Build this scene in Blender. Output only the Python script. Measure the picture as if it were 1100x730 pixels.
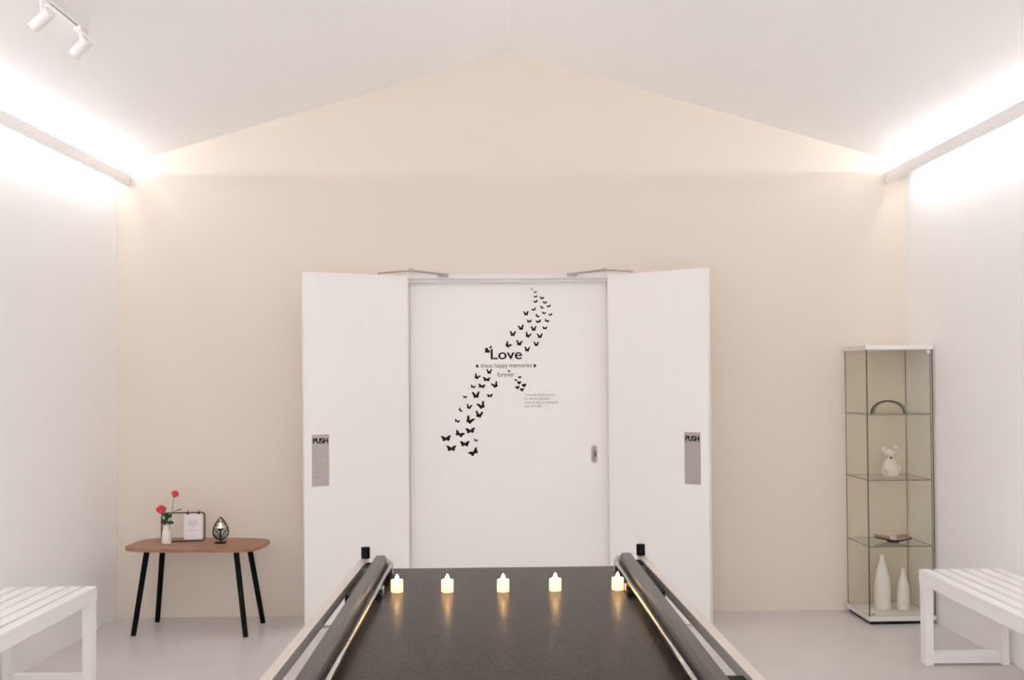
import bpy, bmesh, math, random
from mathutils import Vector, Matrix
random.seed(4)
for o in list(bpy.data.objects): bpy.data.objects.remove(o, do_unlink=True)
S = bpy.context.scene
COL = S.collection
R = math.radians

# ------------------------------------------------------------------ camera
CAM_F, YAW, ROLL, PITCH, CZ = 1000.0, R(0.17), R(0.42), R(0.85), 1.46
cy, sy, cp, sp = math.cos(YAW), math.sin(YAW), math.cos(PITCH), math.sin(PITCH)
fwd = Vector((sy*cp, cy*cp, sp)); r0 = Vector((cy, -sy, 0)); u0 = Vector((-sy*sp, -cy*sp, cp))
rgt = math.cos(ROLL)*r0 - math.sin(ROLL)*u0
upv = math.cos(ROLL)*u0 + math.sin(ROLL)*r0
cd = bpy.data.cameras.new('camera'); cam = bpy.data.objects.new('camera', cd); COL.objects.link(cam)
cam.matrix_world = Matrix(((rgt.x, upv.x, -fwd.x, 0), (rgt.y, upv.y, -fwd.y, 0), (rgt.z, upv.z, -fwd.z, CZ), (0, 0, 0, 1)))
cd.sensor_width = 36.0; cd.lens = CAM_F/1100*36.0
cd.shift_y = (40-CAM_F*math.tan(PITCH))/1100
cd.clip_start = 0.05
S.camera = cam

# ------------------------------------------------------------------ world, exposure
W = bpy.data.worlds.new('world'); S.world = W; W.use_nodes = True
W.node_tree.nodes['Background'].inputs[0].default_value = (1, .95, .92, 1)
W.node_tree.nodes['Background'].inputs[1].default_value = 0.0
vs = S.view_settings
vs.view_transform = 'Standard'; vs.look = 'None'; vs.gamma = 1; vs.use_curve_mapping = False
vs.exposure = -0.11
try:
    S.cycles.max_bounces = 24; S.cycles.diffuse_bounces = 16; S.cycles.transparent_max_bounces = 24
except Exception: pass

# ------------------------------------------------------------------ room dimensions
RAKE = 0.29                 # roof slope
RX, RZ = 0.02, 3.488        # ridge
YB = -2.6                   # wall behind the camera
WY, WS = 5.775, math.atan(0.012)     # back wall: middle, turn
def xl(y): return -2.42-.03*(5.746-y)
def xr(y): return 2.488+.03*(5.805-y)
def ceil_z(x): return RZ-RAKE*abs(x-RX)
def fx(side, y):            # inner face of the cove fascia
    return (-2.335-.017*(5.746-y)) if side < 0 else (2.368+.012*(5.805-y))
COVE_UP, COVE_DOWN = 29.0, 14.0
COVE_TOP, COVE_BOT = 2.727, 2.656
LED_COL = (.96, 1.0, 1.035)

def led_lamp(side, z, power, aim, off, width):
    """LED tape as long as the cove; aim = (towards the room, up); off = distance from the side wall"""
    y0, y1 = YB+.1, 5.66
    wall = xl if side < 0 else xr
    if off < 0: wall = lambda y: fx(side, y)      # negative: measured from the fascia
    a = Vector((wall(y0)-side*off, y0, z)); b = Vector((wall(y1)-side*off, y1, z))
    l = bpy.data.lights.new('led_strip_lamp', 'AREA'); l.shape = 'RECTANGLE'
    l.size = width; l.size_y = (b-a).length; l.energy = power; l.color = LED_COL
    o = bpy.data.objects.new('led_strip_lamp', l); COL.objects.link(o)
    ya = (b-a).normalized(); za = -Vector((-side*aim[0], 0, aim[1])); za = (za-ya*za.dot(ya)).normalized(); xa = ya.cross(za)
    c = (a+b)/2
    o.matrix_world = Matrix(((xa.x, ya.x, za.x, c.x), (xa.y, ya.y, za.y, c.y), (xa.z, ya.z, za.z, c.z), (0, 0, 0, 1)))
    return o
for sd in (-1, 1):
    led_lamp(sd, COVE_TOP, COVE_UP, (.64, .77), .010, .006)
    led_lamp(sd, COVE_BOT+.032, COVE_DOWN, (-.62, -.78), -.026, .012)

# unseen fill lamps added for ambient light, bounced off the wall behind the camera
ADDED_FILL = 28.0
ADDED_FILL_HEADS = [(x, y) for x in (-1.45, 1.45) for y in (-.75, -.20)]
for hx_, hy_ in ADDED_FILL_HEADS:
    l = bpy.data.lights.new('added_fill_lamp', 'AREA'); l.shape = 'DISK'; l.size = .042; l.spread = R(130); l.energy = ADDED_FILL; l.color = LED_COL
    o = bpy.data.objects.new('added_fill_lamp', l); COL.objects.link(o)
    d_ = Vector((-hx_*.12, -.80, -.55)).normalized()
    o.location = Vector((hx_, hy_, ceil_z(hx_)-.115))+d_*.051
    o.rotation_euler = d_.to_track_quat('-Z', 'Y').to_euler()

# ------------------------------------------------------------------ materials
MATS = {}
def mat(name, col, rough=.5, metal=0., spec=.5, emit=None, estr=0., noise=None, bump=None, coat=0.):
    """noise = (scale, amount, detail): brightness grain; bump = (scale, strength)"""
    if name in MATS: return MATS[name]
    m = bpy.data.materials.new(name); m.use_nodes = True; MATS[name] = m
    nt = m.node_tree; b = nt.nodes['Principled BSDF']
    b.inputs['Base Color'].default_value = (*col, 1); b.inputs['Roughness'].default_value = rough
    b.inputs['Metallic'].default_value = metal; b.inputs['Specular IOR Level'].default_value = spec
    b.inputs['Coat Weight'].default_value = coat
    if emit: b.inputs['Emission Color'].default_value = (*emit, 1); b.inputs['Emission Strength'].default_value = estr
    tc = nt.nodes.new('ShaderNodeTexCoord')
    if noise:
        n = nt.nodes.new('ShaderNodeTexNoise'); n.inputs['Scale'].default_value = noise[0]; n.inputs['Detail'].default_value = noise[2]
        nt.links.new(tc.outputs['Object'], n.inputs['Vector'])
        r = nt.nodes.new('ShaderNodeMapRange'); r.inputs['From Min'].default_value = .3; r.inputs['From Max'].default_value = .7
        r.inputs['To Min'].default_value = 1-noise[1]; r.inputs['To Max'].default_value = 1+noise[1]
        nt.links.new(n.outputs['Fac'], r.inputs['Value'])
        v = nt.nodes.new('ShaderNodeVectorMath'); v.operation = 'SCALE'; v.inputs[0].default_value = col
        nt.links.new(r.outputs[0], v.inputs['Scale']); nt.links.new(v.outputs[0], b.inputs['Base Color'])
    if bump:
        n2 = nt.nodes.new('ShaderNodeTexNoise'); n2.inputs['Scale'].default_value = bump[0]; n2.inputs['Detail'].default_value = 4
        nt.links.new(tc.outputs['Object'], n2.inputs['Vector'])
        bp = nt.nodes.new('ShaderNodeBump'); bp.inputs['Strength'].default_value = bump[1]; bp.inputs['Distance'].default_value = .002
        nt.links.new(n2.outputs['Fac'], bp.inputs['Height']); nt.links.new(bp.outputs[0], b.inputs['Normal'])
    return m
WHITE_PAINT = mat('white_wall_paint', (.915, .905, .90), .7, spec=.3, bump=(180, .08))
CEIL_PAINT = mat('white_ceiling_paint', (.92, .91, .905), .8, spec=.2, bump=(180, .05))
BEIGE = mat('beige_wall_paint', (.745, .67, .59), .7, spec=.3, bump=(180, .08))
FLOORM = mat('pale_grey_floor', (.655, .625, .615), .22, spec=.35, noise=(3, .03, 5), bump=(30, .02))
DOORW = mat('white_door_laminate', (.865, .84, .81), .45, spec=.35)
BENCHW = mat('white_bench_paint', (.92, .90, .89), .4, spec=.4)
TRIMW = mat('white_trim', (.78, .75, .73), .5, spec=.3)
STEEL = mat('brushed_steel', (.47, .42, .385), .42, metal=.75, noise=(60, .08, 6))
CHROME = mat('chrome', (.72, .70, .68), .14, metal=1.)
RAILST = mat('satin_rail_steel', (.74, .68, .63), .36, metal=.55)
BLACK = mat('black_paint', (.003, .003, .003), .5, spec=.15)
BLACKM = mat('black_rubber', (.008, .008, .008), .6, spec=.3)
DARKBAR = mat('dark_grey_bar', (.058, .052, .048), .3, spec=.45)
VINYL = mat('black_vinyl', (.006, .006, .006), .6, spec=.2)
GREYV = mat('grey_vinyl', (.10, .092, .085), .6, spec=.2)
PALEV = mat('pale_grey_vinyl', (.30, .28, .265), .6, spec=.2)
PORC = mat('white_porcelain', (.82, .79, .75), .3, spec=.5)
FROST = mat('frosted_white_glass', (.72, .65, .585), .25, spec=.6)
PAPER = mat('pale_paper', (.86, .82, .82), .8, spec=.1)
PRINT = mat('pale_blue_print', (.52, .52, .66), .8, spec=.1)
IRON = mat('dark_wrought_metal', (.02, .018, .018), .4, metal=.3)
BRONZE = mat('dark_bronze_wire', (.085, .066, .052), .4, metal=.6)
PETAL = mat('coral_red_petal', (.74, .085, .105), .6, noise=(70, .3, 2))
LEAF = mat('dark_green_leaf', (.025, .06, .022), .5, noise=(40, .3, 2))
STEM = mat('light_green_stem', (.20, .26, .12), .6)
TWIG = mat('dark_twig', (.035, .04, .02), .7)
CREAM = mat('cream_wax', (.8, .7, .5), .5, emit=(1, .54, .22), estr=2.3)
FLAME = mat('candle_flame_bulb', (1, .8, .5), .4, emit=(1, .62, .26), estr=22)
WARMW = mat('small_white_wax', (.85, .8, .7), .5, emit=(1, .8, .55), estr=.35)
LED = mat('led_strip', (1, 1, 1), .5, emit=LED_COL, estr=6.0)
LENS = mat('spot_lens', (.9, .9, .9), .25, spec=.5)
DARKCER = mat('dark_glazed_ceramic', (.03, .032, .026), .25, spec=.6)
GREENCER = mat('green_glazed_ceramic', (.16, .2, .13), .3, noise=(25, .4, 3))
REDCER = mat('terracotta_glaze', (.36, .17, .12), .35, noise=(25, .25, 3))
CABW = mat('white_cabinet_board', (.80, .765, .735), .4, spec=.4)
SLOT = mat('grey_track_slot', (.22, .20, .19), .5)

def granite():
    m = bpy.data.materials.new('dark_speckled_slab'); m.use_nodes = True; nt = m.node_tree; b = nt.nodes['Principled BSDF']
    tc = nt.nodes.new('ShaderNodeTexCoord')
    n1 = nt.nodes.new('ShaderNodeTexNoise'); n1.inputs['Scale'].default_value = 150; n1.inputs['Detail'].default_value = 3
    n2 = nt.nodes.new('ShaderNodeTexNoise'); n2.inputs['Scale'].default_value = 9; n2.inputs['Detail'].default_value = 5
    for n in (n1, n2): nt.links.new(tc.outputs['Object'], n.inputs['Vector'])
    cr = nt.nodes.new('ShaderNodeValToRGB'); e = cr.color_ramp.elements
    e[0].position = .40; e[0].color = (.003, .0022, .0016, 1); e[1].position = .66; e[1].color = (.054, .039, .027, 1)
    nt.links.new(n1.outputs['Fac'], cr.inputs['Fac'])
    mr = nt.nodes.new('ShaderNodeMapRange'); mr.inputs['From Min'].default_value = .3; mr.inputs['From Max'].default_value = .7
    mr.inputs['To Min'].default_value = .85; mr.inputs['To Max'].default_value = 1.15
    nt.links.new(n2.outputs['Fac'], mr.inputs['Value'])
    v = nt.nodes.new('ShaderNodeVectorMath'); v.operation = 'SCALE'
    nt.links.new(cr.outputs[0], v.inputs[0]); nt.links.new(mr.outputs[0], v.inputs['Scale'])
    nt.links.new(v.outputs[0], b.inputs['Base Color'])
    b.inputs['Roughness'].default_value = .28; b.inputs['Specular IOR Level'].default_value = .16; b.inputs['Specular Tint'].default_value = (1, .93, .84, 1)
    bp = nt.nodes.new('ShaderNodeBump'); bp.inputs['Strength'].default_value = .05; bp.inputs['Distance'].default_value = .001
    nt.links.new(n1.outputs['Fac'], bp.inputs['Height']); nt.links.new(bp.outputs[0], b.inputs['Normal'])
    return m
GRANITE = granite()

def wood():
    m = bpy.data.materials.new('walnut_veneer'); m.use_nodes = True; nt = m.node_tree; b = nt.nodes['Principled BSDF']
    tc = nt.nodes.new('ShaderNodeTexCoord'); mp = nt.nodes.new('ShaderNodeMapping'); mp.inputs['Scale'].default_value = (2.2, 34, 34)
    nt.links.new(tc.outputs['Object'], mp.inputs['Vector'])
    n = nt.nodes.new('ShaderNodeTexNoise'); n.inputs['Scale'].default_value = 1.6; n.inputs['Detail'].default_value = 6; n.inputs['Distortion'].default_value = .6
    nt.links.new(mp.outputs[0], n.inputs['Vector'])
    cr = nt.nodes.new('ShaderNodeValToRGB'); e = cr.color_ramp.elements
    e[0].position = .3; e[0].color = (.235, .11, .065, 1); e[1].position = .72; e[1].color = (.49, .25, .165, 1)
    nt.links.new(n.outputs['Fac'], cr.inputs['Fac']); nt.links.new(cr.outputs[0], b.inputs['Base Color'])
    b.inputs['Roughness'].default_value = .42; b.inputs['Specular IOR Level'].default_value = .3
    return m
WALNUT = wood()

def glass(name, tint, refl=.9):
    m = bpy.data.materials.new(name); m.use_nodes = True; nt = m.node_tree
    nt.nodes.remove(nt.nodes['Principled BSDF']); out = nt.nodes['Material Output']
    t = nt.nodes.new('ShaderNodeBsdfTransparent'); t.inputs[0].default_value = (*tint, 1)
    g = nt.nodes.new('ShaderNodeBsdfGlossy'); g.inputs['Roughness'].default_value = .03; g.inputs['Color'].default_value = (refl, refl, refl, 1)
    f = nt.nodes.new('ShaderNodeFresnel'); f.inputs['IOR'].default_value = 1.35
    mx = nt.nodes.new('ShaderNodeMixShader')
    ge = nt.nodes.new('ShaderNodeNewGeometry'); mu = nt.nodes.new('ShaderNodeMath'); mu.operation = 'MULTIPLY'
    iv = nt.nodes.new('ShaderNodeMath'); iv.operation = 'SUBTRACT'; iv.inputs[0].default_value = 1.0
    nt.links.new(ge.outputs['Backfacing'], iv.inputs[1]); nt.links.new(f.outputs[0], mu.inputs[0]); nt.links.new(iv.outputs[0], mu.inputs[1])
    nt.links.new(mu.outputs[0], mx.inputs[0]); nt.links.new(t.outputs[0], mx.inputs[1]); nt.links.new(g.outputs[0], mx.inputs[2])
    nt.links.new(mx.outputs[0], out.inputs['Surface'])
    return m
GLASS = glass('clear_glass', (.978, .976, .958))
GEDGE = mat('glass_edge', (.17, .17, .135), .25, spec=.5)
GDARK = mat('dark_glass_edge', (.045, .046, .034), .25, spec=.5)

# ------------------------------------------------------------------ helpers
def link(name, bm, m, parent=None, smooth=False, mats=None):
    bmesh.ops.recalc_face_normals(bm, faces=bm.faces)
    me = bpy.data.meshes.new(name); bm.to_mesh(me); bm.free()
    for mm in (mats or [m]): me.materials.append(mm)
    if smooth:
        for p in me.polygons: p.use_smooth = True
    o = bpy.data.objects.new(name, me); COL.objects.link(o)
    if parent: o.parent = parent
    return o
def shade(o, ang=35):
    me = o.data; bm = bmesh.new(); bm.from_mesh(me)
    for f in bm.faces: f.smooth = True
    for e in bm.edges:
        if len(e.link_faces) == 2 and e.calc_face_angle(0) > R(ang): e.smooth = False
    bm.to_mesh(me); bm.free(); return o
def tag(o, label, cat=None, group=None, kind=None):
    if label: o['label'] = label
    if cat: o['category'] = cat
    if group: o['group'] = group
    if kind: o['kind'] = kind
    return o
def thing(name, label, cat, loc=(0, 0, 0), rz=0., group=None, kind=None):
    o = bpy.data.objects.new(name, None); COL.objects.link(o); o.empty_display_size = .1
    o.location = loc; o.rotation_euler = (0, 0, rz)
    return tag(o, label, cat, group, kind)
def copy_tree(o, parent=None):
    c = o.copy(); COL.objects.link(c)
    if parent: c.parent = parent
    for ch in [k for k in bpy.data.objects if k.parent == o]: copy_tree(ch, c)
    return c
def box(bm, x0, x1, y0, y1, z0, z1, bev=0., mi=0):
    vs_ = [bm.verts.new(p) for p in ((x0,y0,z0),(x1,y0,z0),(x1,y1,z0),(x0,y1,z0),(x0,y0,z1),(x1,y0,z1),(x1,y1,z1),(x0,y1,z1))]
    fs = [bm.faces.new([vs_[i] for i in q]) for q in ((0,3,2,1),(4,5,6,7),(0,1,5,4),(1,2,6,5),(2,3,7,6),(3,0,4,7))]
    for f in fs: f.material_index = mi
    if bev:
        es = list({e for f in fs for e in f.edges})
        bmesh.ops.bevel(bm, geom=es, offset=bev, segments=2, affect='EDGES', profile=.6)
    return bm
def B(*a, **k): return box(bmesh.new(), *a, **k)
def hexa(bm, pts, mi=0):    # 8 points: bottom 4, top 4
    v = [bm.verts.new(p) for p in pts]
    for q in ((0,3,2,1),(4,5,6,7),(0,1,5,4),(1,2,6,5),(2,3,7,6),(3,0,4,7)): bm.faces.new([v[i] for i in q]).material_index = mi
    return bm
def tube(bm, pts, r, n=10, closed=False, cap=True):
    pts = [Vector(p) for p in pts]; N = len(pts)
    rr = r if isinstance(r, (list, tuple)) else [r]*N
    rings = []; ref = None
    for i, p in enumerate(pts):
        if closed: d = pts[(i+1) % N]-pts[i-1]
        else: d = pts[min(i+1, N-1)]-pts[max(i-1, 0)]
        d.normalize()
        if ref is None: ref = Vector((0, 0, 1)) if abs(d.z) < .9 else Vector((1, 0, 0))
        a = ref-d*ref.dot(d); a.normalize(); b = d.cross(a); ref = a
        rings.append([bm.verts.new(p+(a*math.cos(2*math.pi*k/n)+b*math.sin(2*math.pi*k/n))*rr[i]) for k in range(n)])
    M = N if closed else N-1
    for i in range(M):
        A, Bq = rings[i], rings[(i+1) % N]
        for k in range(n): bm.faces.new((A[k], A[(k+1) % n], Bq[(k+1) % n], Bq[k]))
    if cap and not closed:
        bm.faces.new(rings[0]); bm.faces.new(rings[-1])
    return bm
def lathe(bm, prof, n=24, c=(0, 0, 0), axis=None):
    rings = []
    for r, z in prof:
        rings.append([bm.verts.new((c[0]+r*math.cos(2*math.pi*k/n), c[1]+r*math.sin(2*math.pi*k/n), c[2]+z)) for k in range(n)] if r > 1e-6 else [bm.verts.new((c[0], c[1], c[2]+z))])
    for A, Bq in zip(rings, rings[1:]):
        for k in range(n):
            if len(A) == 1 and len(Bq) == 1: continue
            if len(A) == 1: bm.faces.new((A[0], Bq[(k+1) % n], Bq[k]))
            elif len(Bq) == 1: bm.faces.new((A[k], A[(k+1) % n], Bq[0]))
            else: bm.faces.new((A[k], A[(k+1) % n], Bq[(k+1) % n], Bq[k]))
    if len(rings[0]) > 1: bm.faces.new(rings[0])
    if len(rings[-1]) > 1: bm.faces.new(rings[-1])
    return bm
def ball(bm, c, r, sx=1, sy_=1, sz=1, u=16, v=10):
    bmesh.ops.create_uvsphere(bm, u_segments=u, v_segments=v, radius=r, matrix=Matrix.Translation(c) @ Matrix.Diagonal((sx, sy_, sz, 1)))
    return bm
def prism(bm, outline, d0, d1, plane='xz'):   # extruded outline; xz: depth along y, xy: depth along z
    f = (lambda p, d: (p[0], d, p[1])) if plane == 'xz' else (lambda p, d: (p[0], p[1], d))
    a = [bm.verts.new(f(p, d0)) for p in outline]; b = [bm.verts.new(f(p, d1)) for p in outline]
    n = len(a); bm.faces.new(a); bm.faces.new(list(reversed(b)))
    for i in range(n): bm.faces.new((a[i], b[i], b[(i+1) % n], a[(i+1) % n]))
    return bm
def xf(bm, M): bmesh.ops.transform(bm, matrix=M, verts=bm.verts); return bm
def text_mesh(name, s, x0, z0, width, height, m, parent, y=0., bold=0., fat=0.):
    """flat lettering in the parent's xz plane, baseline z0, left x0, stretched to width; height = full box height of the first capital"""
    cu = bpy.data.curves.new(name, 'FONT'); cu.body = s; cu.size = 1; cu.offset = bold; cu.extrude = 0
    t = bpy.data.objects.new(name, cu); COL.objects.link(t)
    dg = bpy.context.evaluated_depsgraph_get(); me = bpy.data.meshes.new_from_object(t.evaluated_get(dg))
    bpy.data.objects.remove(t, do_unlink=True); bpy.data.curves.remove(cu)
    xs = [v.co.x for v in me.vertices]; ys = [v.co.y for v in me.vertices]
    kx = width/(max(xs)-min(xs)); kz = height/max(ys); mx = min(xs)
    for v in me.vertices: v.co = (x0+(v.co.x-mx)*kx, y, z0+v.co.y*kz)
    me.materials.clear(); me.materials.append(m)
    if fat:                                   # heavier strokes: the outline laid down three times, slightly shifted
        bm = bmesh.new()
        for k, (dx, dz) in enumerate(((-fat, 0), (fat, 0), (0, fat*.6), (0, -fat*.6))):
            n0 = len(bm.verts); bm.from_mesh(me); bm.verts.ensure_lookup_table()
            for v in bm.verts[n0:]: v.co += Vector((dx, -.00004*k, dz))
        bm.to_mesh(me); bm.free()
    o = bpy.data.objects.new(name, me); COL.objects.link(o); o.parent = parent
    return o

# ------------------------------------------------------------------ room shell
def struct(o, label, cat): return tag(o, label, cat, kind='structure')
struct(link('floor', B(-2.9, 2.95, YB-.1, 6.1, -.1, 0), FLOORM), 'pale grey smooth sheen floor of the whole room', 'floor')

def sidewall(side):
    x = xl if side < 0 else xr; t = .12*side
    ys = (YB, 6.05); bm = bmesh.new()
    p = [(x(y), y) for y in ys]; q = [(x(y)+t, y) for y in reversed(ys)]
    pts = p+q
    hexa(bm, [(a, b, 0) for a, b in pts]+[(a, b, ceil_z(a)+.01) for a, b in pts]); return bm
struct(link('wall_left', sidewall(-1), WHITE_PAINT), 'white painted wall behind the left slatted bench', 'wall')
struct(link('wall_right', sidewall(1), WHITE_PAINT), 'white painted wall behind the right slatted bench and glass cabinet', 'wall')

# ceiling: two slopes meeting in a ridge
bm = bmesh.new()
XL, XR = -2.85, 2.9
for (xa, xb) in ((XL, RX), (RX, XR)):
    hexa(bm, [(xa, YB, ceil_z(xa)), (xb, YB, ceil_z(xb)), (xb, 6.1, ceil_z(xb)), (xa, 6.1, ceil_z(xa)),
              (xa, YB, ceil_z(xa)+.12), (xb, YB, ceil_z(xb)+.12), (xb, 6.1, ceil_z(xb)+.12), (xa, 6.1, ceil_z(xa)+.12)])
struct(link('ceiling', bm, CEIL_PAINT), 'white gabled ceiling with a centre ridge above the whole room', 'ceiling')

# back wall with the double-door opening (local frame: x along the wall, y into the wall)
OL, OR_, OT = -.622, .612, 2.073     # opening
JL, JR, JT = -.668, .656, 2.102      # outer edge of the frame
bm = bmesh.new()
def poly_ex(bm, pts, d=.14): prism(bm, pts, 0, d, 'xz')
wx0, wx1 = -2.56, 2.6
poly_ex(bm, [(wx0, 0), (JL, 0), (JL, ceil_z(JL)+.01), (wx0, ceil_z(wx0)+.01)])
poly_ex(bm, [(JR, 0), (wx1, 0), (wx1, ceil_z(wx1)+.01), (JR, ceil_z(JR)+.01)])
poly_ex(bm, [(JL, JT), (JR, JT), (JR, ceil_z(JR)+.01), (RX, RZ+.01), (JL, ceil_z(JL)+.01)])
wb = struct(link('wall_back', bm, BEIGE), 'beige painted gable wall around the white double door', 'wall')
wb.location = (0, WY, 0); wb.rotation_euler = (0, 0, WS)
# wall behind the camera
bm = bmesh.new()
prism(bm, [(-2.9, 0), (2.95, 0), (2.95, ceil_z(2.95)), (RX, RZ+.01), (-2.9, ceil_z(-2.9))], YB-.12, YB, 'xz')
struct(link('wall_front', bm, WHITE_PAINT), 'white painted gable wall facing the double door', 'wall')

# door frame
fr = thing('trim_1', 'white door frame with header around the wide doorway', 'trim', (0, WY, 0), WS, kind='structure')
link('jamb', B(JL, OL, -.006, .19, 0, OT), TRIMW, fr); link('jamb', B(OR_, JR, -.006, .19, 0, OT), TRIMW, fr)
link('header', B(JL, JR, -.006, .14, OT, JT), TRIMW, fr)
link('track_cover', B(OL, OR_, .035, .06, OT-.020, OT), TRIMW, fr)
link('threshold', B(OL, OR_, .0, .19, 0, .004), STEEL, fr)

# sliding door set back in the doorway, with the wall-sticker lettering
d3 = thing('door_3', 'white sliding door panel with butterfly sticker set back in the doorway', 'door', (0, WY+.075, 0), WS, kind='structure')
link('door_panel', B(OL+.001, OR_-.001, 0, .04, .008, OT-.004), DOORW, d3)
BUT = [(0.146,2.0127,.0137,20,0),(0.1673,1.9937,.0205,5,0),(0.1696,1.9654,.0239,10,0),(0.2081,1.9566,.0274,-10,0),(0.1694,1.9346,.0274,20,0),(0.2267,1.9282,.0274,0,0),(0.2522,1.9049,.0274,15,0),(0.2077,1.8975,.0257,-35,0),(0.1579,1.885,.0291,25,0),(0.1081,1.8587,.0342,5,1),(0.2202,1.8623,.0257,-10,0),(0.2621,1.8518,.0257,15,0),(0.179,1.8437,.0291,-35,0),(0.1274,1.8107,.0325,0,0),(0.1864,1.8086,.0342,15,0),(0.2387,1.8125,.0308,-20,0),(0.0757,1.769,.0376,10,1),(0.1552,1.7625,.0359,0,1),(0.2255,1.7672,.0325,-5,0),(0.0233,1.7309,.0393,-5,1),(0.1181,1.7217,.0376,-25,1),(0.1934,1.7161,.0359,0,1),(-0.008,1.6618,.0393,-40,1),(0.063,1.6716,.0393,-10,1),(0.1708,1.6657,.0342,0,1),(0.1132,1.6328,.0359,-5,1),(-0.1265,1.4943,.0354,0,1),(-0.2046,1.463,.0372,-30,1),(-0.1437,1.4475,.0461,-5,0),(-0.2289,1.4021,.0319,-20,0),(-0.174,1.4053,.0443,-10,0),(-0.0891,1.4099,.0408,25,1),(-0.2788,1.338,.0266,0,0),(-0.2098,1.3472,.0478,5,1),(-0.1232,1.3447,.0372,5,0),(-0.2545,1.275,.0354,-15,1),(-0.1749,1.2815,.0496,25,1),(-0.3094,1.2569,.0284,-50,0),(-0.1921,1.225,.0478,-10,1),(-0.3293,1.1873,.0337,-20,0),(-0.2524,1.1902,.0514,-30,1),(-0.2466,1.1265,.0585,5,0),(-0.3157,1.1059,.0585,-25,0),(-0.3997,1.0784,.0603,5,0),(-0.2825,1.0439,.0585,0,0),(-0.2135,1.0662,.0266,-20,0),(-0.3674,1.0163,.0603,0,0),(-0.2255,.9913,.062,35,0)]
# half outlines (right side), unit wingspan: flat open wings / raised wings
FLAT = [(0,.13),(.03,.10),(.10,.17),(.25,.27),(.42,.31),(.50,.27),(.46,.14),(.38,.05),(.30,.01),(.36,-.06),(.35,-.17),(.26,-.25),(.15,-.24),(.07,-.14),(.03,-.16),(0,-.20)]
RAISE = [(0,.06),(.04,.05),(.10,.22),(.24,.42),(.40,.52),(.50,.44),(.45,.24),(.36,.08),(.26,-.02),(.33,-.10),(.30,-.24),(.20,-.34),(.10,-.30),(.05,-.18),(.03,-.26),(0,-.30)]
meshes = {}
def decal_mesh(key, outline):
    if key in meshes: return meshes[key]
    bm = bmesh.new(); prism(bm, outline, -.0012, 0, 'xz')
    bmesh.ops.triangulate(bm, faces=bm.faces); bmesh.ops.recalc_face_normals(bm, faces=bm.faces)
    me = bpy.data.meshes.new(key); bm.to_mesh(me); bm.free(); me.materials.append(VINYL); meshes[key] = me; return me
def decal(name, key, outline, u, v, s, rot):
    o = bpy.data.objects.new(name, decal_mesh(key, outline)); COL.objects.link(o); o.parent = d3
    o.location = (u, -.0002, v); o.scale = (s, 1, s); o.rotation_euler = (0, -R(rot), 0); return o
for u, v, s, r, k in BUT:
    half = RAISE if k else FLAT
    ol = half+[(-x, z) for x, z in reversed(half[1:-1])]
    decal('butterfly_sticker', 'butterfly_%d' % k, ol, u, v, s*(1.04 if k else 1.06), r)
HEART = []
for i in range(28):
    t = 2*math.pi*i/28
    HEART.append((16*math.sin(t)**3/32, (13*math.cos(t)-5*math.cos(2*t)-2*math.cos(3*t)-math.cos(4*t))/32))
for u, v, s, r in [(-.139,1.628,.038,-50),(-.1158,1.6489,.020,35),(-.202,1.5315,.022,-70),(.1612,1.5315,.022,90),(-.0017,1.4987,.0165,0),(.0653,1.4592,.0205,10),(.0412,1.4417,.018,-20),(.0615,1.4256,.027,0),(.0923,1.4086,.030,10),(.0506,1.3956,.028,15),(.0789,1.3812,.027,0)]:
    decal('heart_sticker', 'heart', HEART, u, v, s, r)
text_mesh('sticker_lettering', 'Love', -.115, 1.5745, .194, .0625, VINYL, d3, -.0013, 0, .0017)
text_mesh('sticker_lettering', 'these happy memories', -.180, 1.522, .322, .0265, GREYV, d3, -.0013)
text_mesh('sticker_lettering', 'forever', -.076, 1.463, .107, .031, GREYV, d3, -.0013)
for s, z, w in (('Today the day of our love', 1.3425, .186), ("I'm not say goodbye", 1.319, .161), ('could be day or wonderful', 1.295, .212), ('ever we hold', 1.2725, .103)):
    text_mesh('sticker_lettering', s, .0985 if z > 1.34 else .0935, z, w, .0145, PALEV, d3, -.0013)
pill = [(.020*math.cos(a)+.0, .0375*(1 if math.sin(a) >= 0 else -1)+.020*math.sin(a)) for a in [2*math.pi*i/24+.01 for i in range(24)]]
pull = thing('pull_handle', None, None); pull.parent = d3; pull.location = (.530, 0, .974)
link('handle_plate', prism(bmesh.new(), pill, -.003, 0), STEEL, pull)
pin = [(x*.62, z*.8) for x, z in pill]
link('finger_recess', prism(bmesh.new(), pin, -.0042, -.0031), mat('shadowed_steel', (.25, .22, .2), .35, metal=.7), pull)
link('thumb_turn', B(.001, .012, -.012, -.004, -.016, .016, bev=.002), mat('dark_lock_metal', (.08, .06, .055), .4, metal=.6), pull)

# two hinged leaves standing open towards the room
def leaf(name, label, hx, hy, ang, sg, us):
    L, T = .640, .042
    d = thing(name, label, 'door', (hx, hy, 0), 0, kind='structure')
    # local: x away from the hinge (mirrored for left), y away from the camera
    def pb(x0, x1, y0, y1, z0, z1, **k): return B(min(x0*sg, x1*sg), max(x0*sg, x1*sg), y0, y1, z0, z1, **k)
    d.rotation_euler = (0, 0, -sg*ang)
    link('door_panel', pb(0, L, 0, T, .008, 2.088, bev=.0015), DOORW, d)
    p = link('push_plate', pb(us[0], us[1], -.002, 0, .827, 1.131), STEEL, d)
    w = us[1]-us[0]
    text_mesh('plate_lettering', 'PUSH', min(us[0]*sg, us[1]*sg)+w*.08, 1.080, w*.84, .030, VINYL, p, -.0025, 0, .0022)
    for z in (.25, 1.05, 1.85): link('hinge', tube(bmesh.new(), [(-.004*sg, .012, z-.05), (-.004*sg, .012, z+.05)], .006, 8), TRIMW, d)
    return d
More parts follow.
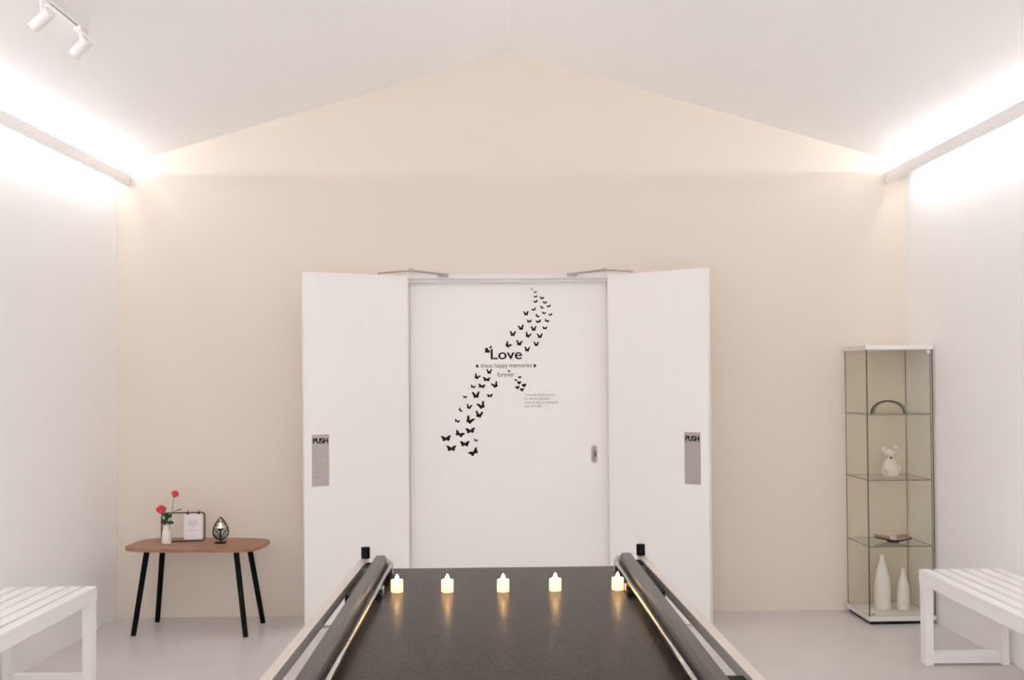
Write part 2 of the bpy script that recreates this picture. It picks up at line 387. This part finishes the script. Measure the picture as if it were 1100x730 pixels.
dl = leaf('door_1', 'left white door leaf standing open, steel push plate near its free edge', -.622, 5.720, R(25), -1, (.493, .595))
dr = leaf('door_2', 'right white door leaf standing open, steel push plate near its free edge', .612, 5.737, R(32.6), 1, (.492, .590))
# closer arms above the leaves: each is leaf arm + frame arm with shoe
def closer(label, a, e, c):
    t = thing('door_closer_arm', label, 'door closer', (0, 0, 0), group=None)
    t.location = c
    q = lambda p: Vector(p)-Vector(c)
    link('leaf_arm', tube(bmesh.new(), [q(a), q(e)], .0055, 8), STEEL, t)
    link('frame_arm', tube(bmesh.new(), [q(e), q(c)], .007, 8), STEEL, t)
    bm = bmesh.new(); lathe(bm, [(.011, -.012), (.011, .012)], 12, q(e)); link('elbow_joint', bm, STEEL, t)
    bm = bmesh.new(); lathe(bm, [(.012, -.012), (.012, .004)], 12, q(a)); link('pivot', bm, STEEL, t)
    dx = .05 if c[0] < 0 else -.05
    link('shoe', B(min(-dx, dx*.25), max(-dx, dx*.25), -.012, .034, -.009, .009, bev=.003), STEEL, t)
    return t
closer('silver door closer arm above the left open leaf', (-.785, 5.660, 2.100), (-.590, 5.62, 2.109), (-.385, 5.725, 2.093))
closer('silver door closer arm above the right open leaf', (.745, 5.660, 2.100), (.585, 5.65, 2.108), (.375, 5.735, 2.093))

# coves: a fascia board standing off each side wall, LED strips shining up and down behind it
def cove(n, side, label):
    t = thing('trim_%d' % n, label, 'trim', (0, 0, 0), kind='structure')
    x = xl if side < 0 else xr
    y0, y1 = YB, (5.742 if side < 0 else 5.799)
    f0, f1 = fx(side, y0), fx(side, y1); th = .013*side
    bm = bmesh.new()
    def slab(a0, a1, b0, b1, z0, z1):
        bm = bmesh.new(); hexa(bm, [(a0, y0, z0), (b0, y0, z0), (b1, y1, z0), (a1, y1, z0), (a0, y0, z1), (b0, y0, z1), (b1, y1, z1), (a1, y1, z1)]); return bm
    link('fascia_board', slab(f0, f1, f0+th, f1+th, COVE_BOT, COVE_TOP), mat('fascia_paint', (.86, .84, .83), .55, spec=.3), t)
    link('shelf_board', slab(f0+th, f1+th, x(y0), x(y1), COVE_BOT+.043, COVE_TOP-.010), TRIMW, t)
cove(2, -1, 'white cove light board along the top of the left wall')
cove(3, 1, 'white cove light board along the top of the right wall')
# ------------------------------------------------------------------ track light
def track_light(label, x, yc, y0, y1, heads):
    tk = thing('track_light', label, 'light', (x, yc, ceil_z(x)))
    zb = -.036
    tr = link('track_rail', B(-.0175, .0175, y0, y1, zb, .004, bev=.003), TRIMW, tk)
    link('track_slot', B(-.0045, .0045, y0+.02, y1-.06, zb-.0008, zb+.002), SLOT, tr)
    for hy, zc, dirv, L, rad in heads:
        c = Vector((0, hy, zc)); d = Vector(dirv).normalized()
        q = Matrix.Translation(c) @ Vector((0, 0, 1)).rotation_difference(d).to_matrix().to_4x4()
        h = shade(link('spot_head', xf(lathe(bmesh.new(), [(0, -L/2), (rad*.93, -L/2), (rad, -L/2+.004), (rad, L/2), (rad*.9, L/2), (rad*.86, L/2-.006), (0, L/2-.006)], 28), q), TRIMW, tk))
        link('lens', xf(lathe(bmesh.new(), [(0, L/2-.004), (rad*.84, L/2-.004), (rad*.84, L/2-.0055), (0, L/2-.0055)], 24), q), LENS, h)
        link('adapter', B(-.016, .016, hy-.035, hy+.035, zb-.018, zb-.0009, bev=.003), TRIMW, tk)
        link('stem', tube(bmesh.new(), [(0, hy, zb-.012), (0, hy, c.z+.012)], .0075, 10), TRIMW, tk)
    return tk
zt = ceil_z(-1.78)
track_light('white ceiling track light with two cylinder spot heads, upper left of the photo', -1.78, 3.35, -.62, .56, [(.20, 2.842-zt, (-.82, .30, -.50), .098, .0225), (.525, 2.850-zt, (-.74, .20, -.62), .088, .0240)])
for sx_, lb in ((-1, 'added unseen track for fill lamps behind the camera, on the left slope'), (1, 'added unseen track for fill lamps behind the camera, on the right slope')):
    hs = [p for p in ADDED_FILL_HEADS if p[0]*sx_ > 0]
    track_light(lb, hs[0][0], -.5, -.5, .5, [(p[1]+.5, -.115, (-p[0]*.12, -.80, -.55), .098, .0225) for p in hs])  # made-up tracks out of view, added to carry the fill lamps

# ------------------------------------------------------------------ side table
st = thing('side_table', 'low walnut side table with four splayed black legs by back wall', 'table', (-1.828, 5.478, 0), R(-3.8))
out = []
hw, hd = .398, .196
for i in range(72):                      # soft rounded outline, bowed sides
    a = 2*math.pi*i/72; c_, s_ = math.cos(a), math.sin(a); n_ = 4.2
    k = (abs(c_)**n_+abs(s_)**n_)**(-1/n_); out.append((hw*k*c_*(1-.07*max(0, k*s_)**2*0), hd*k*s_))
bm = bmesh.new(); prism(bm, out, .482, .500, 'xy')
es = [e for e in bm.edges if len(e.link_faces) == 2 and e.calc_face_angle(0) > 1.0]
bmesh.ops.bevel(bm, geom=es, offset=.004, segments=2, affect='EDGES')
shade(link('tabletop', bm, WALNUT, st))
for tx, ty, bx, by in ((-.262, -.105, -.322, -.15), (-.262, .105, -.318, .15), (.262, -.105, .332, -.15), (.262, .105, .332, .15)):
    lg = shade(link('leg', tube(bmesh.new(), [(bx, by, .006), (bx+(tx-bx)*.03, by+(ty-by)*.03, .018), (tx, ty, .482)], [.0145, .0150, .0165], 16), BLACK, st))
    link('foot_pad', tube(bmesh.new(), [(bx, by, 0), (bx, by, .006)], .0145, 14), BLACKM, lg)

# vase with two coral flowers
vs0 = (-2.018, 5.478, .5)
vase = thing('bud_vase', 'white tapered bud vase standing left on the walnut table', 'vase', vs0)
shade(link('vase_body', lathe(bmesh.new(), [(0, 0), (.025, 0), (.0285, .006), (.027, .03), (.0225, .062), (.0175, .088), (.0165, .100), (.018, .106), (.0145, .106), (.0135, .098), (.016, .07), (.019, .02), (0, .012)], 28), PORC, vase), 60)
def rose(label, base, tip, r, tilt, leaves, twig=None):
    f = thing('cut_flower', label, 'flower', vs0, group=None)
    f.location = (vs0[0], vs0[1], vs0[2])
    tipv = Vector(tip); b = Vector(base)
    mid = (b+tipv)/2+Vector((.004, 0, .004))
    link('stem', tube(bmesh.new(), [b, (b+mid)/2+Vector((.002, 0, 0)), mid, (mid+tipv)/2, tipv], .0022, 8), STEM, f)
    fl = bmesh.new(); rnd = random.Random(int(r*1e5))
    M0 = Matrix.Translation(tipv) @ Matrix.Rotation(tilt, 4, 'Y') @ Matrix.Rotation(-.35, 4, 'X')
    NP = 46
    for k in range(NP):
        ct = 1-1.62*(k+.5)/NP; st_ = math.sqrt(max(0, 1-ct*ct)); a = k*2.39996
        out_ = Vector((st_*math.cos(a), st_*math.sin(a), ct))
        up_ = (Vector((0, 0, 1))-out_*ct); up_ = up_.normalized() if up_.length > .05 else Vector((1, 0, 0))
        si = up_.cross(out_); w = r*rnd.uniform(.34, .46); h = r*rnd.uniform(.40, .52); base = out_*r*.50+Vector((0, 0, r*.45))
        rows = []
        for iv in range(3):
            v = iv/2; row = []
            for iu in range(4):
                u = (iu-1.5)/1.5
                row.append(fl.verts.new(M0 @ (base+si*(u*w*(.6+.5*v))+(out_*.55+up_*.8)*(h*v*(1-.18*u*u))-out_*(.10*r*u*u)+out_*(rnd.uniform(-.05, .07)*r*v))))
            rows.append(row)
        for A, Bq in zip(rows, rows[1:]):
            for q in range(3): fl.faces.new((A[q], A[q+1], Bq[q+1], Bq[q]))
    ball(fl, M0 @ Vector((0, 0, r*.45)), r*.60, u=14, v=9)
    link('blossom', fl, PETAL, f, smooth=True)
    cal = bmesh.new(); lathe(cal, [(0, -.006), (.006, -.004), (.010, .004), (.0085, .010), (0, .010)], 12)
    link('calyx', xf(cal, Matrix.Translation(tipv) @ Matrix.Rotation(tilt, 4, 'Y')), LEAF, f, smooth=True)
    for (p, dx, dy, dz, w) in leaves:
        lb = bmesh.new(); p = Vector(p); d = Vector((dx, dy, dz)); L = d.length; d.normalize()
        s_ = d.cross(Vector((0, 1, .2))).normalized(); nrm = s_.cross(d).normalized()
        rows = []
        for i in range(7):
            t = i/6; ww = w*math.sin(math.pi*min(1, t*.92+.06))**.8; c = p+d*L*t+Vector((0, 0, -L*.18*t*t))
            rows.append([lb.verts.new(c+s_*ww*q+nrm*(abs(q)*ww*.35)) for q in (-1, -.5, 0, .5, 1)])
        for A, Bq in zip(rows, rows[1:]):
            for k in range(4): lb.faces.new((A[k], A[k+1], Bq[k+1], Bq[k]))
        link('leaf', lb, LEAF, f, smooth=True)
    if twig:
        link('twig', tube(bmesh.new(), twig, [.0020]*(len(twig)-1)+[.0036], 6), TWIG, f)
    return f
rose('large coral red flower, the lower one in the white bud vase', (-.004, 0, .02), (-.028, -.004, .180), .036, -.15,
     [((-.004, -.004, .112), -.026, -.006, .028, .010), ((.0, -.004, .12), .006, -.010, .062, .012), ((-.002, -.004, .11), -.020, -.01, .050, .008)])
rose('smaller coral red flower, the upper one on a tall stem', (.004, 0, .02), (.044, .004, .275), .028, .35,
     [((.004, -.002, .118), .046, -.01, .016, .012), ((.008, -.002, .15), -.022, -.008, .034, .012), ((.012, -.002, .15), .024, -.006, .028, .010), ((.014, 0, .16), -.016, -.004, .026, .009)],
     [(.012, 0, .15), (.036, -.004, .180), (.062, -.006, .194), (.090, -.008, .202)])

# wire photo frame with clipped card
fr_c = (-1.940, 5.540, .5); fr_w, fr_h = .246, .172
pf = thing('wire_frame', 'dark wire photo frame with a pale card clipped at right', 'photo frame', fr_c, R(7))
loop = []
rc = .018
for cx_, cz_, a0 in ((fr_w/2-rc, fr_h-rc, 0), (-fr_w/2+rc, fr_h-rc, 90), (-fr_w/2+rc, rc, 180), (fr_w/2-rc, rc, 270)):
    for k in range(6):
        a = R(a0+k*18); loop.append((cx_+rc*math.cos(a), 0, cz_+rc*math.sin(a)+.0002))
bm = bmesh.new()
tube(bm, [(p[0], -.010, p[2]*.977+.0026) for p in loop], .0026, 8, closed=True)
shade(link('front_wire', bm, BRONZE, pf))
bm = bmesh.new(); tube(bm, [(p[0]*.99, .012, p[2]*.977+.0026) for p in loop], .0026, 8, closed=True)
shade(link('rear_wire', bm, BRONZE, pf))
for x_, z_ in ((-fr_w/2+rc, .0028), (fr_w/2-rc, .0028), (-fr_w/2, fr_h/2), (fr_w/2-.001, fr_h/2)):
    link('cross_wire', tube(bmesh.new(), [(x_, -.010, z_), (x_, .012, z_)], .0022, 6), BRONZE, pf)
card = link('card', B(.004, .108, -.0008, .0008, .012, .160), PAPER, pf)
link('card_print', prism(bmesh.new(), [(.056+.030*math.cos(i*math.pi/10), .108+.022*math.sin(i*math.pi/10)) for i in range(20)], -.0014, -.0009), mat('faint_print', (.74, .71, .77), .8, spec=.1), card)
link('card_print', B(.030, .085, -.0014, -.0009, .062, .070), mat('faint_print', (.6, .6, .7)), card)
for x_ in (.026, .090):
    bm = B(x_-.006, x_+.006, -.012, .014, .162, .174, bev=.002); cl = link('clip', bm, BLACK, pf)
    link('clip_wire', tube(bmesh.new(), [(x_-.003, 0, .172), (x_-.002, 0, .187), (x_+.002, 0, .187), (x_+.003, 0, .172)], .0012, 6), IRON, cl)

# teardrop lantern with tealight
lt = thing('teardrop_lantern', 'dark openwork teardrop lantern on the right of the walnut table', 'lantern', (-1.700, 5.480, .5), R(4))
link('base', B(-.030, .030, -.022, .022, 0, .012, bev=.003), IRON, lt)
link('post', tube(bmesh.new(), [(0, 0, .010), (0, 0, .026)], .008, 10), IRON, lt)
def tear(t, s=1.):    # t in 0..1 round the outline; bottom at .020, tip at .152
    a = 2*math.pi*t; x = .049*math.sin(a)*(math.sin(a/2))**.9*s
    z = .020+.132*(1+math.cos(a))/2 if False else .020+.130*(.5+.5*math.cos(a))**1.0
    return x, z
def teardrop(s):
    pts = []
    for i in range(40):
        t = i/40; a = 2*math.pi*t
        x = .0475*math.sin(a)*abs(math.sin(a/2))**.85*1.16; z = .086+.066*math.cos(a)
        pts.append((x*s, z if s == 1 else .08+(z-.08)*s))
    return pts
bm = bmesh.new(); tube(bm, [(x, -.006, z) for x, z in teardrop(1)], .0027, 8, closed=True); tube(bm, [(x, .008, z) for x, z in teardrop(1)], .0027, 8, closed=True)
link('teardrop_rim', bm, IRON, lt, smooth=True)
def scroll(bm, cx_, cz_, r0_, turns, a0, sg):
    pts = []
    for i in range(22):
        k = i/21; a = a0+sg*turns*2*math.pi*k; rr = r0_*(1-.75*k); pts.append((cx_+rr*math.cos(a), 0, cz_+rr*math.sin(a)))
    tube(bm, pts, .0021, 6)
for sg in (-1, 1):
    bm = bmesh.new()
    scroll(bm, .027*sg, .060, .013, 1.1, math.pi/2, sg); scroll(bm, .015*sg, .040, .009, 1.0, math.pi/2, -sg)
    scroll(bm, .034*sg, .084, .009, 1.0, -math.pi/2, -sg); scroll(bm, .024*sg, .106, .008, .9, 0, sg); scroll(bm, .010*sg, .124, .006, .9, 0, -sg)
    tube(bm, [(0, 0, .024), (.012*sg, 0, .052), (.030*sg, 0, .074), (.040*sg, 0, .070)], .0024, 6)
    tube(bm, [(.004*sg, 0, .022), (.024*sg, 0, .036), (.036*sg, 0, .052)], .0022, 6)
    tube(bm, [(.030*sg, 0, .112), (.018*sg, 0, .118), (.006*sg, 0, .138)], .0018, 6)
    link('scrollwork', bm, IRON, lt, smooth=True)
link('candle_cup', lathe(bmesh.new(), [(0, .074), (.012, .075), (.018, .080), (.020, .089), (.017, .089), (0, .082)], 20, (0, -.008, 0)), IRON, lt, smooth=True)
link('post', tube(bmesh.new(), [(0, -.006, .022), (0, -.006, .076)], .006, 8), IRON, lt)
tl = thing('tealight', 'tiny lit tealight inside the teardrop lantern', 'candle', (-1.7006, 5.472, .5825))
link('wax', lathe(bmesh.new(), [(0, 0), (.0155, 0), (.0165, .012), (.015, .016), (0, .0165)], 20), WARMW, tl, smooth=True)
link('flame', lathe(bmesh.new(), [(0, .014), (.005, .019), (.0052, .025), (.002, .033), (0, .037)], 12), FLAME, tl, smooth=True)

# ------------------------------------------------------------------ benches
def bench(label, loc, mirror):
    t = thing('slatted_bench', label, 'bench', loc, group='white slatted benches')
    Lb, Wb, H = 1.60, .425, .47       # local: x from the room side (0) to the wall side, y from far end (0) towards the camera (-)
    def pb(x0, x1, *a, **k):
        if mirror: x0, x1 = -x1, -x0
        return B(x0, x1, *a, **k)
    n = 6; sw = .0545; gap = (Wb-n*sw)/(n-1)
    for i in range(n):
        x0 = i*(sw+gap); link('slat', pb(x0, x0+sw, -Lb, 0, H-.020, H, bev=.002), BENCHW, t)
    link('side_rail', pb(0, .034, -Lb, 0, H-.070, H-.0202, bev=.002), BENCHW, t)
    link('side_rail', pb(Wb-.034, Wb, -Lb, 0, H-.070, H-.0202, bev=.002), BENCHW, t)
    for ye in (0, -Lb):
        s0, s1 = (ye-.066, ye-.004) if ye == 0 else (ye+.004, ye+.066)
        link('leg', pb(.003, .043, s0, s1, 0, H-.0705, bev=.002), BENCHW, t); link('leg', pb(Wb-.043, Wb-.003, s0, s1, 0, H-.0705, bev=.002), BENCHW, t)
        link('foot_rail', pb(.0435, Wb-.0435, s0+.004, s1-.004, .010, .062, bev=.002), BENCHW, t)
        link('end_rail', pb(.0345, Wb-.0345, s0+.004, s1-.004, H-.062, H-.0202), BENCHW, t)
    return t
bench('white slatted bench along the left wall', (-1.992, 4.505, 0), True)
bench('white slatted bench along the right wall beside the glass cabinet', (2.075, 4.745, 0), False)

# ------------------------------------------------------------------ glass cabinet
CW, CD, CH = .398, .338, 1.632
gc = thing('display_cabinet', 'tall narrow glass display cabinet in the right back corner', 'cabinet', (2.090, 5.445, 0), R(2.0))
link('base', B(0, CW, 0, CD, .020, .048, bev=.002), CABW, gc)
link('plinth', B(.014, CW-.014, .012, CD-.012, 0, .020), BLACKM, gc)
link('top_panel', B(-.004, CW, -.004, CD, CH-.026, CH, bev=.002), CABW, gc)
def pane(name, x0, x1, y0, y1, z0, z1):
    bm = bmesh.new(); box(bm, x0, x1, y0, y1, z0, z1)
    d = sorted(((x1-x0, 0), (y1-y0, 1), (z1-z0, 2)))[0][1]
    bm.normal_update()
    for f in bm.faces:
        if abs(f.normal[d]) < .5: f.material_index = 1
    return link(name, bm, None, gc, mats=[GLASS, GEDGE])
z0, z1 = .0482, CH-.0262
pane('glass_side', .006, .010, .0085, CD-.006, z0, z1)
pane('glass_side', CW-.012, CW-.008, .0085, CD-.006, z0, z1)
pane('glass_back', .0105, CW-.0125, CD-.010, CD-.006, z0, z1)
dp = pane('glass_door', .004, CW-.018, .002, .006, z0+.004, z1-.003)
link('door_lock', B(.014, .034, -.004, .0018, .058, .068, bev=.001), STEEL, dp)
link('hinge', B(CW-.036, CW-.018, -.001, .0018, z1-.022, z1-.004), TRIMW, dp); link('hinge', B(CW-.036, CW-.018, -.001, .0018, z0+.005, z0+.022), TRIMW, dp)
link('door_post', B(CW-.0175, CW-.0125, .001, .008, z0, z1), STEEL, gc)
link('corner_strip', B(CW-.0058, CW-.0028, .001, .007, z0, z1), GDARK, gc)
link('corner_strip', B(.0015, .0038, .001, .0084, z0, z1), GDARK, gc)
SH = (.455, .843, 1.228)
for z in SH: pane('glass_shelf', .011, CW-.013, .0088, CD-.0105, z-.005, z)

def incab(px_, py_):  return (px_, py_)
# dark arch on the top shelf
ar = thing('arch_ornament', 'dark glazed arch ornament on the top glass shelf', 'ornament', (2.283, 5.60, SH[2]), R(-32))
bm = bmesh.new(); n = 26; wo, ho, th, dp_ = .098, .078, .010, .085
def ring(y, k): return [bm.verts.new(((wo-k)*math.cos(math.pi*i/n), y, (ho-k)*math.sin(math.pi*i/n))) for i in range(n+1)]
o0, o1, i0, i1 = ring(-dp_/2, 0), ring(dp_/2, 0), ring(-dp_/2, th), ring(dp_/2, th)
for i in range(n):
    bm.faces.new((o0[i], o0[i+1], o1[i+1], o1[i])).material_index = 1
    bm.faces.new((i0[i], i1[i], i1[i+1], i0[i+1])).material_index = 2
    bm.faces.new((o0[i], i0[i], i0[i+1], o0[i+1])).material_index = 0
    bm.faces.new((o1[i], o1[i+1], i1[i+1], i1[i])).material_index = 0
for i in (0, n): bm.faces.new((o0[i], o1[i], i1[i], i0[i]))
shade(link('arch_band', bm, None, ar, mats=[DARKCER, GREENCER, REDCER]))
# white bear-like figurine
fg = thing('figurine', 'white frosted bear-like figurine with round ears on a glass shelf', 'figurine', (2.287, 5.60, SH[1]))
shade(link('body', lathe(bmesh.new(), [(0, 0), (.034, 0), (.044, .008), (.054, .032), (.054, .052), (.046, .078), (.031, .101), (.018, .114), (.0, .118)], 28), FROST, fg), 70)
bm = bmesh.new(); lathe(bm, [(0, 0), (.015, .0), (.014, .012), (0, .014)], 16, (0, 0, .110)); link('neck', bm, FROST, fg, smooth=True)
link('head', ball(bmesh.new(), (0, 0, .146), .033, 1.05, .9, .76), FROST, fg, smooth=True)
link('muzzle', ball(bmesh.new(), (0, -.026, .139), .015, 1.1, .8, .75), FROST, fg, smooth=True)
for sx_ in (-1, 1): link('ear', ball(bmesh.new(), (.036*sx_, 0, .172+.004*sx_), .0165, 1, .6, 1.05), FROST, fg, smooth=True)
for sx_ in (-1, 1): link('arm', tube(bmesh.new(), [(.035*sx_, -.012, .085), (.046*sx_, -.030, .060), (.036*sx_, -.046, .042)], [.009, .012, .009], 10), FROST, fg, smooth=True)
link('bead', ball(bmesh.new(), (-.004, -.019, .117), .006, u=10, v=8), BLACK, fg, smooth=True)
# dark tray with candle
ty = thing('bowl_dish', 'dark shallow upswept dish on the lowest glass shelf', 'dish', (2.297, 5.60, SH[0]), R(-6))
bm = bmesh.new(); NU, NV = 12, 6; top, bot = [], []
for i in range(NU+1):
    u = i/NU*2-1; ra, rb = [], []
    for j in range(NV+1):
        v = j/NV*2-1
        x = .102*u*(1-.10*v*v); y = .075*v*(1-.18*u*u); z = .012+.016*abs(u)**1.2+.006*v*v
        ra.append(bm.verts.new((x, y, z+.004))); rb.append(bm.verts.new((x*.985, y*.985, z-.006)))
    top.append(ra); bot.append(rb)
for i in range(NU):
    for j in range(NV):
        bm.faces.new((top[i][j], top[i+1][j], top[i+1][j+1], top[i][j+1])).material_index = 1
        bm.faces.new((bot[i][j], bot[i][j+1], bot[i+1][j+1], bot[i+1][j]))
for i in range(NU):
    for j in (0, NV): bm.faces.new((top[i][j], top[i+1][j], bot[i+1][j], bot[i][j]))
for j in range(NV):
    for i in (0, NU): bm.faces.new((top[i][j], top[i][j+1], bot[i][j+1], bot[i][j]))
shade(link('dish_plate', bm, None, ty, mats=[DARKCER, REDCER]))
link('foot', lathe(bmesh.new(), [(0, 0), (.036, 0), (.034, .006), (0, .006)], 20), DARKCER, ty, smooth=True)
cc = thing('tealight', 'small white tealight in the dark dish inside the cabinet', 'candle', (2.297, 5.595, SH[0]+.0165))
link('wax', lathe(bmesh.new(), [(0, 0), (.0185, 0), (.0185, .017), (.016, .018), (0, .0175)], 20), PORC, cc, smooth=False)
link('wick', tube(bmesh.new(), [(0, 0, .017), (.001, 0, .024)], .001, 6), BLACK, cc)
# bottle vases on the cabinet base
def bottle(label, loc, h, w):
    p = [(0, 0), (.42, 0), (.5, .012), (.5, .30), (.49, .45), (.43, .60), (.31, .74), (.19, .85), (.125, .92), (.13, .965), (.19, .99), (.18, 1.), (.10, 1.), (.08, .96), (.08, .9)]
    b = shade(link('bottle_vase', lathe(bmesh.new(), [(a*w, b*h) for a, b in p], 32), PORC), 60)
    b.location = loc; tag(b, label, 'vase', 'white bottle vases on the cabinet base'); return b
bottle('taller white bottle vase on the cabinet base', (2.242, 5.63, .0482), .330, .092)
bottle('shorter white bottle vase on the cabinet base', (2.356, 5.60, .0482), .252, .072)

# ------------------------------------------------------------------ viewing table in the foreground
VT_YAW = math.atan(.0171)
vt = thing('farewell_table', 'dark speckled low-railed table with steel guard rails in the foreground', 'table', (-.004, 1.89, 0), VT_YAW)
Y0, Y1 = -1.15, 1.113
link('table_bed', B(-.362, .362, Y0, Y1, .815, .850, bev=.003), GRANITE, vt)
link('under_frame', B(-.335, .335, Y0+.04, Y1-.05, .735, .8148), BLACKM, vt)
for sx_ in (-1, 1):
    for yy in (Y0+.12, Y1-.16): link('leg', B(sx_*.30-.025, sx_*.30+.025, yy-.025, yy+.025, 0, .7348), BLACK, vt)
    # inner side bar, bevelled towards the bed
    c = .380
    prof = [(.361, .852), (.361, .872), (.367, .896), (.373, .905), (.398, .905), (.401, .902), (.401, .835), (.363, .835), (.363, .852)]
    bm = bmesh.new(); prism(bm, [(sx_*a, b) for a, b in prof], Y0, 1.045, 'xz')
    bar = link('side_bar', bm, DARKBAR, vt)
    link('bar_end_plate', prism(bmesh.new(), [(sx_*a, b) for a, b in ((.345, .845), (.361, .845), (.366, .896), (.358, .899), (.347, .885))], 1.03, 1.046, 'xz'), RAILST, vt)
    link('bar_tube', tube(bmesh.new(), [(sx_*.3515, Y0, .880), (sx_*.3515, 1.03, .880)], .0065, 12), CHROME, vt, smooth=True)
    for yb in (-.60, .745):
        bk = link('tube_bracket', B(min(sx_*.340, sx_*.361), max(sx_*.340, sx_*.361), yb-.012, yb+.012, .8515, .8735, bev=.001), CHROME, vt)
        link('bracket_foot', B(min(sx_*.343, sx_*.361), max(sx_*.343, sx_*.361), yb-.04, yb-.013, .8505, .862, bev=.001), BLACKM, bk)
    link('tube_stop', B(min(sx_*.346, sx_*.3605), max(sx_*.346, sx_*.3605), .93, 1.01, .852, .870), BLACKM, vt)
    # outer guard rail: flat steel bar on black posts
    def off(y): return .473-.022*(y+.15)/1.25
    a0, a1 = off(Y0), off(1.09)
    bm = bmesh.new(); wI, hR, zn, zf = .024, .026, .900, .890
    hexa(bm, [(sx_*(a0-wI), Y0, zn-hR), (sx_*a0, Y0, zn-hR), (sx_*a1, 1.09, zf-hR), (sx_*(a1-wI), 1.09, zf-hR), (sx_*(a0-wI), Y0, zn), (sx_*a0, Y0, zn), (sx_*a1, 1.09, zf), (sx_*(a1-wI), 1.09, zf)])
    link('guard_rail', bm, RAILST, vt)
    ae = off(1.085)
    cap = [(ae-.014+.0145*math.cos(2*math.pi*i/8+.39), 1.078+.0135*math.sin(2*math.pi*i/8+.39)) for i in range(8)]
    link('rail_end_cap', prism(bmesh.new(), [(sx_*a, b) for a, b in cap], .8905, .925, 'xy'), BLACK, vt)
    for ya_, yb_ in ((.60, 1.04), (-.85, -.10)):
        m0 = off(yb_)-wI-.001
        link('rail_post', B(min(sx_*.4015, sx_*m0), max(sx_*.4015, sx_*m0), ya_, yb_, .70, .884), BLACK, vt)
        link('post_arm', B(min(sx_*.34, sx_*.401), max(sx_*.34, sx_*.401), ya_+.05, ya_+.11, .745, .80), BLACK, vt)
        link('post_clip', B(min(sx_*(m0-.004), sx_*.409), max(sx_*(m0-.004), sx_*.409), yb_-.135, yb_-.122, .8842, .889), CHROME, vt)

# five flameless candles in a row on the slab
CXY = [(-.325, 2.668, 'leftmost lit candle on the dark table, nearest the left rail'), (-.181, 2.664, 'second lit candle from the left rail on the dark table'),
       (-.022, 2.663, 'middle lit candle of the row on the dark table'), (.127, 2.669, 'second lit candle from the right rail on the dark table'), (.306, 2.675, 'rightmost lit candle on the dark table, against the right rail')]
c0 = thing('flameless_candle', CXY[0][2], 'candle', (0, 0, .850), 0, 'row of lit candles on the table')
link('wax_body', lathe(bmesh.new(), [(0, .001), (.0165, .001), (.0172, .003), (.0172, .0315), (.0165, .034), (.013, .034), (.010, .031), (0, .030)], 28), CREAM, c0, smooth=False)
shade([o for o in bpy.data.objects if o.parent == c0][0])
link('base_ring', lathe(bmesh.new(), [(0, 0), (.0168, 0), (.0168, .0012), (0, .0012)], 28), PORC, c0)
link('flame_bulb', lathe(bmesh.new(), [(0, .029), (.0058, .031), (.0062, .037), (.0045, .043), (.0015, .049), (0, .051)], 14), FLAME, c0, smooth=True)
for i, (x, y, lb) in enumerate(CXY):
    o = c0 if i == 0 else copy_tree(c0)
    o.location = (x, y, .850); o['label'] = lb
